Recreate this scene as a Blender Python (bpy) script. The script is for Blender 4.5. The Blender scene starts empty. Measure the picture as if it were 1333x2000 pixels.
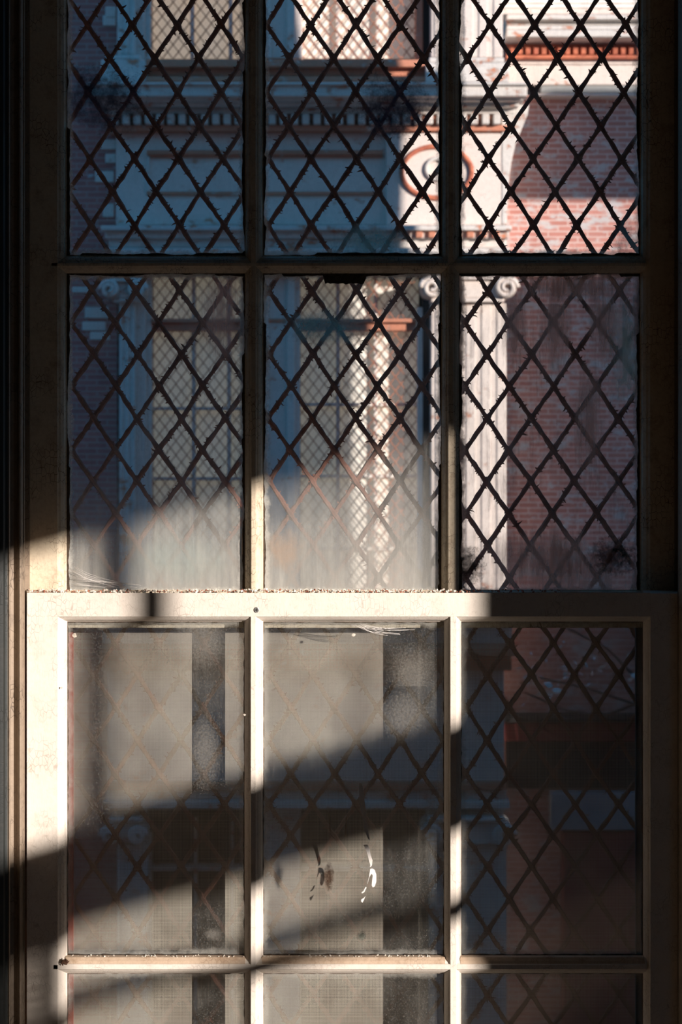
import bpy, bmesh, math, random
from mathutils import Vector, Matrix
S = bpy.context.scene
COL = S.collection
random.seed(7)

# ------------------------------------------------------------------ camera, light, exposure
CAMY, CAMZ, F = -2.2, 1.5, 3143.0
cam = bpy.data.cameras.new('camera'); co = bpy.data.objects.new('camera', cam); COL.objects.link(co)
co.location = (0, CAMY, CAMZ); co.rotation_euler = (math.pi/2, 0, 0)
cam.sensor_fit = 'VERTICAL'; cam.sensor_height = 36; cam.lens = F/2000*36; cam.shift_y = -0.1
cam.clip_start = .05; cam.clip_end = 200
cam.dof.use_dof = True; cam.dof.focus_distance = 2.23; cam.dof.aperture_fstop = 12
S.camera = co

SUN = Vector((-.92, 1, -.267)).normalized()          # direction the light travels
RX, RZ = .92, .267
sl = bpy.data.lights.new('sun', 'SUN'); so = bpy.data.objects.new('sun', sl); COL.objects.link(so)
so.rotation_euler = SUN.to_track_quat('-Z', 'Y').to_euler()
so.location = (6, -8, 6)
sl.energy = 7.2; sl.angle = math.radians(.55); sl.color = (1, .88, .80)

w = bpy.data.worlds.new('world'); S.world = w; w.use_nodes = True
nt = w.node_tree; nt.nodes.clear()
wo = nt.nodes.new('ShaderNodeOutputWorld'); bg = nt.nodes.new('ShaderNodeBackground')
tc = nt.nodes.new('ShaderNodeTexCoord'); sp = nt.nodes.new('ShaderNodeSeparateXYZ'); rp = nt.nodes.new('ShaderNodeValToRGB')
nt.links.new(tc.outputs['Generated'], sp.inputs[0]); nt.links.new(sp.outputs['Z'], rp.inputs[0])
rp.color_ramp.elements[0].position = 0.0; rp.color_ramp.elements[0].color = (.075, .30, .52, 1)
rp.color_ramp.elements[1].position = .6; rp.color_ramp.elements[1].color = (.035, .26, .58, 1)
nt.links.new(rp.outputs[0], bg.inputs[0]); bg.inputs[1].default_value = 1.05
nt.links.new(bg.outputs[0], wo.inputs[0])

vs = S.view_settings
S.display_settings.display_device = 'sRGB'
vs.view_transform = 'Standard'; vs.look = 'None'; vs.gamma = 1; vs.use_curve_mapping = False
vs.exposure = 0.0
S.cycles.transparent_max_bounces = 32
S.cycles.max_bounces = 8; S.cycles.diffuse_bounces = 5
S.cycles.sample_clamp_indirect = 4

# ------------------------------------------------------------------ geometry helpers
def X(px, y=0.0): return (px-666)/F*(y-CAMY)
def Z(py, y=0.0): return CAMZ + (800-py)/F*(y-CAMY)

class MB:
    def __init__(s): s.v = []; s.f = []; s.sm = []
    def add(s, vs_, fs, smooth=False):
        n = len(s.v); s.v += [tuple(v) for v in vs_]
        for f in fs: s.f.append([n+i for i in f]); s.sm.append(smooth)
        return s
    def box(s, x0, x1, y0, y1, z0, z1):
        if x0 > x1: x0, x1 = x1, x0
        if y0 > y1: y0, y1 = y1, y0
        if z0 > z1: z0, z1 = z1, z0
        v = [(x0,y0,z0),(x1,y0,z0),(x1,y1,z0),(x0,y1,z0),(x0,y0,z1),(x1,y0,z1),(x1,y1,z1),(x0,y1,z1)]
        return s.add(v, [(0,3,2,1),(4,5,6,7),(0,1,5,4),(1,2,6,5),(2,3,7,6),(3,0,4,7)])
    def prism(s, pts, a0, a1, axis):
        """closed polygon pts (2D) swept along axis from a0 to a1. axis 'z': pts=(x,y); 'x': pts=(z,y); 'y': pts=(x,z)"""
        def P(p, a):
            return (p[0],p[1],a) if axis == 'z' else ((a,p[1],p[0]) if axis == 'x' else (p[0],a,p[1]))
        n = len(pts)
        v = [P(p,a0) for p in pts]+[P(p,a1) for p in pts]
        fs = [(i,(i+1)%n,n+(i+1)%n,n+i) for i in range(n)] + [tuple(range(n-1,-1,-1)), tuple(range(n,2*n))]
        return s.add(v, fs)
    def tube(s, pts, r, n=8, closed=False, rz=None):
        pts = [Vector(p) for p in pts]; m = len(pts); v = []
        for i, p in enumerate(pts):
            if closed: t = (pts[(i+1)%m]-pts[i-1])
            else: t = pts[min(i+1,m-1)]-pts[max(i-1,0)]
            t.normalize(); u = t.cross(Vector((0,1,0)))
            if u.length < 1e-4: u = t.cross(Vector((1,0,0)))
            u.normalize(); q = t.cross(u); rr = r[i] if isinstance(r, (list,tuple)) else r
            for k in range(n):
                a = 2*math.pi*k/n; v.append(p+u*rr*math.cos(a)+q*rr*math.sin(a))
        fs = []
        for i in range(m if closed else m-1):
            j = (i+1)%m
            for k in range(n): fs.append((i*n+k, i*n+(k+1)%n, j*n+(k+1)%n, j*n+k))
        if not closed: fs += [tuple(range(n-1,-1,-1)), tuple((m-1)*n+k for k in range(n))]
        return s.add(v, fs, True)
    def build(s, name, m, parent=None, bevel=0, **props):
        xs = list(zip(*s.v)); c = Vector([(min(a)+max(a))/2 for a in xs])
        if parent is None and props.get('base', True): c.z = min(xs[2])
        me = bpy.data.meshes.new(name)
        me.from_pydata([tuple(Vector(v)-c) for v in s.v], [], s.f)
        me.polygons.foreach_set('use_smooth', s.sm)
        bm = bmesh.new(); bm.from_mesh(me); bmesh.ops.recalc_face_normals(bm, faces=bm.faces); bm.to_mesh(me); bm.free()
        me.materials.append(m); me.update()
        o = bpy.data.objects.new(name, me); COL.objects.link(o)
        pw = Vector((0,0,0)); q = parent
        while q is not None: pw += q.location; q = q.parent
        o.location = c-pw
        if parent is not None: o.parent = parent
        if bevel:
            b = o.modifiers.new('edge', 'BEVEL'); b.width = bevel; b.segments = 2; b.limit_method = 'ANGLE'
        return o

def tag(o, label=None, cat=None, group=None, kind=None):
    if label: o['label'] = label
    if cat: o['category'] = cat
    if group: o['group'] = group
    if kind: o['kind'] = kind
    return o
def empty(name, loc, parent=None):
    o = bpy.data.objects.new(name, None); COL.objects.link(o)
    pw = Vector((0,0,0)); q = parent
    while q is not None: pw += q.location; q = q.parent
    o.location = Vector(loc)-pw; o.empty_display_size = .05
    if parent is not None: o.parent = parent
    return o

# ------------------------------------------------------------------ materials
class NT:
    def __init__(s, name):
        s.m = bpy.data.materials.new(name); s.m.use_nodes = True; s.t = s.m.node_tree; s.t.nodes.clear()
        s.out = s.n('ShaderNodeOutputMaterial'); s.pos = s.n('ShaderNodeNewGeometry').outputs['Position']
    def n(s, k, **a):
        x = s.t.nodes.new(k)
        for q, v in a.items(): setattr(x, q, v)
        return x
    def set(s, inp, v):
        if hasattr(v, 'links'): s.t.links.new(v, inp)
        elif isinstance(v, tuple) and len(v) == 3 and inp.type == 'RGBA': inp.default_value = v+(1,)
        else: inp.default_value = v
    def map(s, scale=(1,1,1), loc=(0,0,0), vec=None):
        x = s.n('ShaderNodeMapping'); s.set(x.inputs[0], vec if vec is not None else s.pos)
        x.inputs['Scale'].default_value = scale; x.inputs['Location'].default_value = loc; return x.outputs[0]
    def noise(s, sc, det=4, rough=.6, vec=None, dist=0):
        x = s.n('ShaderNodeTexNoise'); s.set(x.inputs['Vector'], vec if vec is not None else s.pos)
        x.inputs['Scale'].default_value = sc; x.inputs['Detail'].default_value = det
        x.inputs['Roughness'].default_value = rough; x.inputs['Distortion'].default_value = dist
        return x.outputs['Fac']
    def crack(s, sc, vec=None, rnd=1):
        x = s.n('ShaderNodeTexVoronoi', feature='DISTANCE_TO_EDGE'); s.set(x.inputs['Vector'], vec if vec is not None else s.pos)
        x.inputs['Scale'].default_value = sc; x.inputs['Randomness'].default_value = rnd; return x.outputs['Distance']
    def ramp(s, f, a, b, c0=(0,0,0), c1=(1,1,1)):
        x = s.n('ShaderNodeValToRGB'); s.set(x.inputs[0], f); e = x.color_ramp.elements
        e[0].position = min(a,b); e[1].position = max(a,b)
        if a > b: c0, c1 = c1, c0
        e[0].color = c0+(1,); e[1].color = c1+(1,); return x.outputs[0]
    def mix(s, f, a, b):
        x = s.n('ShaderNodeMix', data_type='RGBA'); s.set(x.inputs[0], f); s.set(x.inputs[6], a); s.set(x.inputs[7], b); return x.outputs[2]
    def mul(s, f, a, b):
        x = s.n('ShaderNodeMix', data_type='RGBA', blend_type='MULTIPLY'); s.set(x.inputs[0], f); s.set(x.inputs[6], a); s.set(x.inputs[7], b); return x.outputs[2]
    def math(s, op, a, b=0.0, clamp=False):
        x = s.n('ShaderNodeMath', operation=op, use_clamp=clamp); s.set(x.inputs[0], a); s.set(x.inputs[1], b); return x.outputs[0]
    def sep(s, v):
        x = s.n('ShaderNodeSeparateXYZ'); s.set(x.inputs[0], v); return x.outputs
    def bump(s, h, st=.3, d=.001):
        x = s.n('ShaderNodeBump'); s.set(x.inputs['Height'], h); x.inputs['Strength'].default_value = st; x.inputs['Distance'].default_value = d; return x.outputs[0]
    def pbr(s, col, rough=.6, nor=None, spec=.3, metal=0):
        x = s.n('ShaderNodeBsdfPrincipled'); s.set(x.inputs['Base Color'], col); s.set(x.inputs['Roughness'], rough)
        x.inputs['Specular IOR Level'].default_value = spec; x.inputs['Metallic'].default_value = metal
        if nor is not None: s.set(x.inputs['Normal'], nor)
        s.t.links.new(x.outputs[0], s.out.inputs[0]); return s.m

def mat_paint(name, base=(.82,.755,.665), wood=(.16,.08,.04), dirt=.35, grime=(.30,.20,.12), cracks=.5, scale=1.0):
    n = NT(name)
    v = n.map((1,1,.55)); wv = n.map((1,1,.12))
    n1 = n.noise(14*scale, 6, .7); n2 = n.noise(160*scale, 5, .7)
    col = n.mix(n.ramp(n1, .35, .75), base, n.mix(.5, base, grime) if False else tuple(b*.86 for b in base))
    col = n.mix(n.math('MULTIPLY', n.ramp(n2, .45, .8), dirt*.5), col, grime)
    col = n.mix(n.math('MULTIPLY', n.ramp(n.noise(35*scale, 8, .75), .52, .70), dirt), col, grime)
    # alligator cracks: fine, broken
    cv = n.mix(.06, v, n.n('ShaderNodeTexNoise').outputs['Color'])
    ck = n.crack(170*scale, v, .75); mask = n.ramp(n.noise(20*scale, 3), .45, .62)
    ckm = n.math('MULTIPLY', n.ramp(ck, .045, .015), n.math('MULTIPLY', mask, cracks))
    col = n.mix(ckm, col, tuple(g*.55 for g in grime))
    gr = n.noise(500*scale, 3, .6, wv)
    chips = n.ramp(n.noise(55*scale, 7, .8), .71, .73)
    col = n.mix(chips, col, wood)
    h = n.math('ADD', n.math('MULTIPLY', gr, .4), n.math('SUBTRACT', n2, n.math('ADD', ckm, chips)))
    return n.pbr(col, .55, n.bump(h, .45, .0008), .35)

M = {}
M['sash'] = mat_paint('cream_sash_paint', dirt=.25, cracks=.35)
M['sash_old'] = mat_paint('crazed_sash_paint', base=(.74,.64,.48), dirt=.6, cracks=.9, grime=(.26,.15,.08))
M['dusty'] = mat_paint('dust_caked_paint', base=(.62,.48,.35), dirt=.75, cracks=.4, grime=(.30,.18,.10))
M['casing'] = mat_paint('peeling_casing_paint', base=(.34,.27,.20), dirt=.7, cracks=.7, wood=(.03,.05,.055), scale=.8, grime=(.12,.09,.07))
M['casing_dark'] = mat_paint('dark_teal_paint_and_stile_shade', base=(.03,.036,.035), dirt=.6, cracks=.7, wood=(.20,.14,.09), scale=.8, grime=(.05,.05,.045))
def plain(name, col, rough=.7, ns=30, var=.25, bump=.2, bd=.002, spec=.3, metal=0):
    n = NT(name); f = n.noise(ns, 6, .65)
    c = n.mix(n.ramp(f, .3, .7), tuple(a*(1-var) for a in col), tuple(min(1,a*(1+var)) for a in col))
    return n.pbr(c, rough, n.bump(f, bump, bd), spec, metal)
M['putty'] = plain('old_putty', (.07,.05,.035), .9, 200, .5)
M['flake'] = plain('paint_flakes', (.78,.72,.62), .7, 300, .3)
M['flake_red'] = plain('rust_flakes', (.35,.12,.07), .8, 300, .4)
M['bug'] = plain('dead_leaf_debris', (.10,.05,.03), .8, 300, .5)
M['splash'] = plain('white_paint_drip', (.85,.82,.78), .45, 90, .06)
M['screenframe'] = plain('oxide_red_frame', (.34,.11,.08), .6, 40, .25)
M['rust'] = plain('rusted_lattice', (.27,.115,.08), .8, 120, .35, .5, .002)
M['screw'] = plain('zinc_screw', (.42,.42,.40), .35, 400, .3, metal=.7)
M['wall'] = plain('brown_plaster', (.20,.14,.095), .9, 4)
M['floor'] = plain('worn_floorboards', (.42,.29,.18), .6, 6)
M['ceil'] = plain('stained_ceiling', (.25,.20,.15), .9, 3)
M['hole'] = plain('black_slot', (.01,.01,.01), .9)

def mat_glass(name, dust, edge=.5, speck=.3, smear=.3, zlo=None, zhi=None, low=.5, tint=(.93,.95,.96), dcol=(.68,.67,.61), seed=0):
    """thin old glass: clear, with a coat of dust that grows towards the foot of the pane"""
    n = NT(name); geo = n.pos
    fine = n.noise(420, 3, .8, n.map((1,1,1), (seed,0,seed)))
    cl = n.noise(9, 7, .65, n.map((1,1,.7), (seed*2,0,0)), .4)
    st = n.noise(60, 6, .7, n.map((1.4,1,.14), (seed,0,seed)))
    d = n.math('MULTIPLY', n.ramp(cl, .35, .75), dust)
    d = n.math('ADD', d, n.math('MULTIPLY', n.ramp(fine, .55, .80), speck))
    d = n.math('ADD', d, n.math('MULTIPLY', n.math('MULTIPLY', n.ramp(st, .5, .78), n.ramp(cl, .45,.65)), smear))
    if zlo is not None:
        z = n.sep(geo)[2]
        mr = n.n('ShaderNodeMapRange', interpolation_type='SMOOTHSTEP'); n.set(mr.inputs[0], n.math('ADD', z, n.math('MULTIPLY', n.math('SUBTRACT', n.noise(16,5,.6), .5), .09)))
        mr.inputs[1].default_value = zhi; mr.inputs[2].default_value = zlo; mr.inputs[3].default_value = 0; mr.inputs[4].default_value = 1
        sw = n.math('MULTIPLY', mr.outputs[0], n.math('ADD', n.math('MULTIPLY', n.ramp(st, .3, .75), .55), .5))
        d = n.math('ADD', d, n.math('MULTIPLY', sw, low))
    g = n.n('ShaderNodeTexCoord').outputs['Generated']; s3 = n.sep(g)
    def edist(a): return n.math('SUBTRACT', .5, n.math('ABSOLUTE', n.math('SUBTRACT', a, .5)))
    ex = edist(s3[0]); ez = n.math('MULTIPLY', edist(s3[2]), 1.8)
    e = n.math('ADD', n.math('MINIMUM', ex, ez), n.math('MULTIPLY', n.math('SUBTRACT', n.noise(70,7,.75), .5), .09))
    d = n.math('ADD', d, n.math('MULTIPLY', n.ramp(e, .045, .015), edge))
    d = n.math('MINIMUM', d, .93)
    tr = n.n('ShaderNodeBsdfTransparent'); tr.inputs[0].default_value = tint+(1,)
    df = n.n('ShaderNodeBsdfDiffuse'); df.inputs[0].default_value = dcol+(1,)
    tl = n.n('ShaderNodeBsdfTranslucent'); tl.inputs[0].default_value = dcol+(1,)
    m1 = n.n('ShaderNodeMixShader'); m1.inputs[0].default_value = .4
    n.t.links.new(df.outputs[0], m1.inputs[1]); n.t.links.new(tl.outputs[0], m1.inputs[2])
    m2 = n.n('ShaderNodeMixShader'); n.set(m2.inputs[0], d)
    n.t.links.new(tr.outputs[0], m2.inputs[1]); n.t.links.new(m1.outputs[0], m2.inputs[2])
    gl = n.n('ShaderNodeBsdfGlossy'); gl.inputs['Roughness'].default_value = .08
    m3 = n.n('ShaderNodeMixShader'); m3.inputs[0].default_value = .03
    n.t.links.new(m2.outputs[0], m3.inputs[1]); n.t.links.new(gl.outputs[0], m3.inputs[2])
    n.t.links.new(m3.outputs[0], n.out.inputs[0]); return n.m

def mat_screen():
    n = NT('insect_screen_cloth'); s3 = n.sep(n.pos); p = .00175
    def wire(a, wd):
        fr = n.math('FRACT', n.math('DIVIDE', n.math('ADD', a, 10), p))
        return n.math('LESS_THAN', fr, wd)
    k = n.math('MAXIMUM', wire(s3[0], .38), wire(s3[2], .33))
    tr = n.n('ShaderNodeBsdfTransparent'); df = n.n('ShaderNodeBsdfDiffuse')
    n.set(df.inputs[0], n.mix(n.ramp(n.noise(12,6,.7), .4, .7), (.52,.45,.36), (.34,.27,.21)))
    mx = n.n('ShaderNodeMixShader'); n.set(mx.inputs[0], k)
    n.t.links.new(tr.outputs[0], mx.inputs[1]); n.t.links.new(df.outputs[0], mx.inputs[2]); n.t.links.new(mx.outputs[0], n.out.inputs[0]); return n.m
M['screen'] = mat_screen()

# outside
def mat_brick(name, c1, c2, mortar, patch=(.55,.52,.50), pa=.62):
    n = NT(name); s3 = n.sep(n.pos)
    cb = n.n('ShaderNodeCombineXYZ'); n.set(cb.inputs[0], s3[0]); n.set(cb.inputs[1], s3[2])
    b = n.n('ShaderNodeTexBrick'); n.set(b.inputs['Vector'], cb.outputs[0]); b.inputs['Scale'].default_value = 1
    b.inputs['Brick Width'].default_value = .20; b.inputs['Row Height'].default_value = .056; b.inputs['Mortar Size'].default_value = .007
    b.inputs['Color1'].default_value = c1+(1,); b.inputs['Color2'].default_value = c2+(1,); b.inputs['Mortar'].default_value = mortar+(1,)
    big = n.noise(1.6, 5, .65); col = n.mix(n.ramp(n.noise(5,6,.7,n.map((1,1,2.5))), pa, pa+.08), b.outputs['Color'], patch)
    col = n.mul(.5, col, n.ramp(big, .3, .7, (.65,.6,.6), (1,1,1)))
    return n.pbr(col, .85, n.bump(b.outputs['Fac'], -.6, .01))
M['brick'] = mat_brick('weathered_brick', (.54,.20,.17), (.44,.16,.14), (.50,.32,.28))
M['brick_right'] = mat_brick('washed_brick', (.56,.26,.21), (.48,.21,.17), (.66,.50,.44), pa=.53)
def mat_peel(name, base=(.72,.67,.61), under=(.66,.24,.12), amt=.56, sc=5):
    n = NT(name)
    f = n.noise(sc, 8, .72, n.map((1,1,1.6))); f2 = n.noise(sc*5, 5, .7)
    m = n.ramp(f, amt, amt+.07)
    c = n.mix(n.ramp(f2, .35, .7), base, tuple(b*.85 for b in base)); c = n.mix(m, c, under)
    c = n.mix(n.ramp(n.noise(sc*3, 8, .8, n.map((3,1,.3))), .62, .72), c, tuple(b*.45 for b in base))
    return n.pbr(c, .75, n.bump(n.math('SUBTRACT', f2, m), .6, .01))
M['peel'] = mat_peel('peeling_stone_paint')
M['peel_few'] = mat_peel('pale_stone_paint', base=(.80,.69,.61), under=(.72,.32,.19), amt=.60)
M['peel_red'] = mat_peel('red_oxide_moulding', base=(.62,.26,.16), under=(.70,.58,.50), amt=.58)
M['redstone'] = mat_peel('brick_red_moulding', base=(.68,.22,.12), under=(.50,.15,.09), amt=.5)
M['ledgeshade'] = mat_peel('grey_ledge_shade', base=(.34,.34,.32), under=(.30,.32,.31), amt=.7)  # grey base is the ledge's shadow side put into the colour
M['blind'] = plain('cream_roller_blind', (.90,.84,.74), .9, 1.5, .08, 0)
M['white'] = plain('white_glazing_bar', (.82,.76,.68), .6, 6, .15)
M['fineiron'] = plain('rusty_wire_guard', (.40,.16,.09), .8, 8, .3)
M['door'] = plain('dark_red_door', (.26,.06,.055), .7, 3, .2)
M['signgrey'] = plain('blue_grey_board', (.30,.32,.34), .7, 3, .15)
M['dark'] = plain('near_black', (.03,.028,.028), .9, 3)  # near-black for interiors; shade of gap and recess put into the colour
M['asphalt'] = plain('pale_asphalt', (.16,.15,.14), .9, 3)
M['leaf'] = plain('leaf_sky_glint', (.75,.95,.95), .25, 3, .2)  # sky glints on the leaves put into a pale cyan base
M['bark'] = plain('twig_bark', (.10,.07,.06), .9, 30)
M['shingle'] = plain('grey_render', (.35,.30,.27), .9, 2)
def mat_glow(name, c1, c2, st, dif):
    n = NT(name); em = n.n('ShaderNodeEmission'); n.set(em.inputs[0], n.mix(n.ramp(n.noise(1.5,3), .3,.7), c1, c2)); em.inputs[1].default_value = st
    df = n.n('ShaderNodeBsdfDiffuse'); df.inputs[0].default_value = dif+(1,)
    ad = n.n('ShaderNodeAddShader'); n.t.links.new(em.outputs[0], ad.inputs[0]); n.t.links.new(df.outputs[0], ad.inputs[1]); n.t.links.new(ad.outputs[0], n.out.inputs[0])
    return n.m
M['glowblind'] = mat_glow('blind_with_added_glow', (1,.76,.55), (.9,.72,.56), .42, (.5,.4,.3))  # emission added to the blind in place of reflected brightness
M['faintglowblind'] = mat_glow('blind_with_faint_added_glow', (1,.86,.62), (.8,.78,.62), .13, (.86,.80,.70))  # weaker added glow, as daylight alone leaves these blinds too dark
def mat_smudge(name, col, st, sc=60, streak=1.0, seed=0):
    n = NT(name); g = n.n('ShaderNodeTexCoord').outputs['Generated']; q = n.sep(g)
    def sq(a): b_ = n.math('SUBTRACT', a, .5); return n.math('MULTIPLY', b_, b_)
    rr = n.math('SQRT', n.math('ADD', sq(q[0]), sq(q[2])))
    nz = n.noise(sc, 7, .72, n.map((1,1,streak), (seed,0,seed)))
    rr = n.math('ADD', rr, n.math('MULTIPLY', n.math('SUBTRACT', nz, .5), .55))
    a = n.math('MULTIPLY', n.ramp(rr, .44, .12), n.math('MULTIPLY', n.ramp(nz, .25, .7, (1,1,1), (.35,.35,.35)), st))
    tr = n.n('ShaderNodeBsdfTransparent'); df = n.n('ShaderNodeBsdfDiffuse'); df.inputs[0].default_value = col+(1,)
    tl = n.n('ShaderNodeBsdfTranslucent'); tl.inputs[0].default_value = col+(1,); mm = n.n('ShaderNodeMixShader'); mm.inputs[0].default_value = .5
    n.t.links.new(df.outputs[0], mm.inputs[1]); n.t.links.new(tl.outputs[0], mm.inputs[2])
    mx = n.n('ShaderNodeMixShader'); n.set(mx.inputs[0], a)
    n.t.links.new(tr.outputs[0], mx.inputs[1]); n.t.links.new(mm.outputs[0], mx.inputs[2]); n.t.links.new(mx.outputs[0], n.out.inputs[0]); return n.m

# ------------------------------------------------------------------ the room (structure)
RXW, LXW, BY, H = 2.3, -2.2, -6.6, 3.3
WX0, WX1 = X(34), X(1336)                 # hole for the window
WZ0, WZ1 = .22, 2.26
T = .26
def struct(name, mb, m, parent=None, **k):
    o = mb.build(name, m, parent, **k)
    if parent is None: o['kind'] = 'structure'
    return o
struct('floor', MB().box(LXW-.2, RXW+.2, BY-.2, T, -.2, 0), M['floor'])
struct('ceiling', MB().box(LXW-.2, RXW+.2, BY-.2, T, H, H+.2), M['ceil'])
b = MB(); b.box(LXW-.2, WX0, 0, T, 0, H); b.box(WX1, RXW, 0, T, 0, H); b.box(WX0, WX1, 0, T, 0, WZ0); b.box(WX0, WX1, 0, T, WZ1, H)
struct('wall_front', b, M['wall'])
struct('wall_left', MB().box(LXW-.2, LXW, BY, 0, 0, H), M['wall'])
struct('wall_back', MB().box(LXW-.2, RXW+.2, BY-.2, BY, 0, H), M['wall'])
# right wall with the openings the sun comes through
def wy(px): return -(RXW-X(px))/RX
def wz(px, py): return Z(py)+RZ/RX*(RXW-X(px))
oy1, oy0 = wy(932), wy(-60)-.2/RX               # right edge of patch / far edge
top = wz(498, 958)+.2*RZ/RX; railT = wz(200, 1612); railB = wz(690, 1668); bot = .9
w3a, w3b, w3t = -4.6, -3.7, 1.02               # unseen low hatch, added so sun on the floor bounces warm fill
b = MB()
b.box(RXW, RXW+.2, oy1, T, 0, H); b.box(RXW, RXW+.2, w3b, oy0, 0, H); b.box(RXW, RXW+.2, BY, w3a, 0, H); b.box(RXW, RXW+.2, w3a, w3b, 0, .1); b.box(RXW, RXW+.2, w3a, w3b, w3t, H)
b.box(RXW, RXW+.2, oy0, oy1, 0, bot); b.box(RXW, RXW+.2, oy0, oy1, top, H)
struct('wall_right', b, M['wall'])
w2 = empty('window_2', (RXW, (oy0+oy1)/2, bot)); w2['kind'] = 'structure'
MB().box(RXW+.0, RXW+.05, oy0, oy1, railB, railT).build('meeting_rail', M['sash'], w2)
cy = wy(276); MB().box(RXW+.0, RXW+.03, cy-.013, cy+.011, railT, top).build('muntin', M['sash'], w2)
lz = wz(700, 1832); MB().box(RXW+.0, RXW+.03, oy0, oy1, lz-.010, lz+.018).build('muntin', M['sash'], w2)
mb = MB(); z_ = lz-.5
while z_ < railB: mb.box(RXW, RXW+.006, wy(-60), wy(100), z_, z_+.0118); z_ += .015          # unseen slats added to dim the sun, leaking a little
mb.box(RXW, RXW+.02, wy(100)-.012, wy(100), lz-.5, railB); mb.build('sun_dimming_slats', M['sash'], w2)

d1 = empty('fill_hatch', (RXW, w3b, .1)); d1['kind'] = 'structure'
MB().box(RXW+.03, RXW+.07, w3a, w3b, w3t-.09, w3t).build('rail', M['sash'], d1)
# ------------------------------------------------------------------ window frame: jambs, stops, casing (structure)
w1 = empty('window_1', (X(690), .1, WZ0)); w1['kind'] = 'structure'
def prof(pts): return [(X(p, y), y) for p, y in pts]
L = prof([(-70,.0),(-70,-.030),(15,-.032),(17,-.034),(19,-.031),(19.5,-.012),(27,-.010),(33,-.013),(35.5,-.019),(38,-.021),(41,-.019),(43,-.012),(45,-.008),(47,-.008),(48,.0),(48,.0395)])
MB().prism(L+[(X(34),.0395),(X(34),.0)], WZ0, WZ1, 'z').build('stop', M['casing'], w1)
MB().prism(prof([(-300,0),(-300,-.05),(-6,-.05),(6,-.046),(10,-.036),(14.5,-.0345),(14.5,-.0325),(-69,-.0305),(-71,0)]), .15, 2.4, 'z').build('casing', M['casing_dark'], w1)
R_ = prof([(1325,.0395),(1325,.0),(1327,-.008),(1330,-.012),(1333,-.018),(1338,-.020),(1345,-.012),(1352,-.030),(1440,-.030),(1440,.0),(1337,0),(1337,.0395)])
MB().prism(R_, WZ0, WZ1, 'z').build('stop', M['casing'], w1)
MB().prism(prof([(1441,0),(1441,-.05),(1640,-.05),(1640,0)]), .15, 2.4, 'z').build('casing', M['casing_dark'], w1)
MB().box(WX0, X(46), .0397, T, WZ0, WZ1).build('jamb', M['casing'], w1)
MB().box(X(1330), WX1, .0397, T, WZ0, WZ1).build('jamb', M['casing'], w1)
MB().box(WX0, WX1, .0, T, WZ1-.04, WZ1).build('head', M['casing'], w1)
MB().box(WX0-.05, WX1+.05, -.06, T+.04, WZ0-.03, WZ0).build('sill', M['casing'], w1)

# ------------------------------------------------------------------ sashes
def bar_prof(lo, f0, f1, hi, yf, yg, yb, conv):
    """moulded glazing bar section in pixels: lo/hi outer edges, f0..f1 the flat face. yf face, yg glass, yb back"""
    P = []
    def c(p, y): return (conv(p, y), y)
    if lo is not None:
        wd = f0-lo
        P += [c(lo, yb), c(lo, yg-.004), c(lo+.12*wd, yg-.0055), c(lo+.30*wd, yf+.0085), c(lo+.62*wd, yf+.0045), c(lo+.86*wd, yf+.0028), c(lo+.88*wd, yf+.0012), c(f0, yf)]
    else: P += [c(f0, yb), c(f0, yf)]
    if hi is not None:
        wd = hi-f1
        P += [c(f1, yf), c(hi-.88*wd, yf+.0012), c(hi-.86*wd, yf+.0028), c(hi-.62*wd, yf+.0045), c(hi-.30*wd, yf+.0085), c(hi-.12*wd, yg-.0055), c(hi, yg-.004), c(hi, yb)]
    else: P += [c(f1, yf), c(f1, yb)]
    return P
def vbar(name, lo, f0, f1, hi, yf, yg, yb, py0, py1, m, par):
    return MB().prism(bar_prof(lo,f0,f1,hi,yf,yg,yb,X), Z(py1,yf), Z(py0,yf), 'z').build(name, m, par)
def hbar(name, lo, f0, f1, hi, yf, yg, yb, px0, px1, m, par):
    return MB().prism(bar_prof(lo,f0,f1,hi,yf,yg,yb,Z), X(px0,yf), X(px1,yf), 'x').build(name, m, par)

def putty(px0, py0, px1, py1, y, par, amp=4.0, base=1.8, tabs=()):
    """ragged rim of old putty round one pane, thick 3 mm"""
    mb = MB(); th = .0035
    def strip(a0, a1, fixed, inward, vertical):
        N = int(abs(a1-a0)/5); out = []
        cur = base
        for i in range(N+1):
            a = a0+(a1-a0)*i/N
            cur += random.uniform(-1,1)*1.1; cur = max(.2, min(base+amp, cur))
            if random.random() < .04: cur = base+amp*random.uniform(.5,1.3)
            d = cur
            for (s0, s1, v) in tabs:
                if inward > 0 and not vertical and s0 < a < s1: d = v+random.uniform(-2,2)
            out.append((a, fixed+inward*d))
        for (a, q), (a2, q2) in zip(out, out[1:]):
            o_ = fixed-inward*4
            P = [(a,o_),(a2,o_),(a2,q2),(a,q)]
            if vertical: pts = [(X(u,y), Z(v_,y)) for v_, u in P]
            else: pts = [(X(v_,y), Z(u,y)) for v_, u in P]
            mb.prism(pts, y, y+th, 'y')
    strip(py0, py1, px0, 1, True); strip(py0, py1, px1, -1, True)
    strip(px0, px1, py0, 1, False); strip(px0, px1, py1, -1, False)
    return mb.build('putty', M['putty'], par)

def pane(px0, py0, px1, py1, y, m, par):
    return MB().box(X(px0-3,y), X(px1+3,y), y, y+.003, Z(py1+3,y), Z(py0-3,y)).build('glass_pane', m, par)

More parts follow.
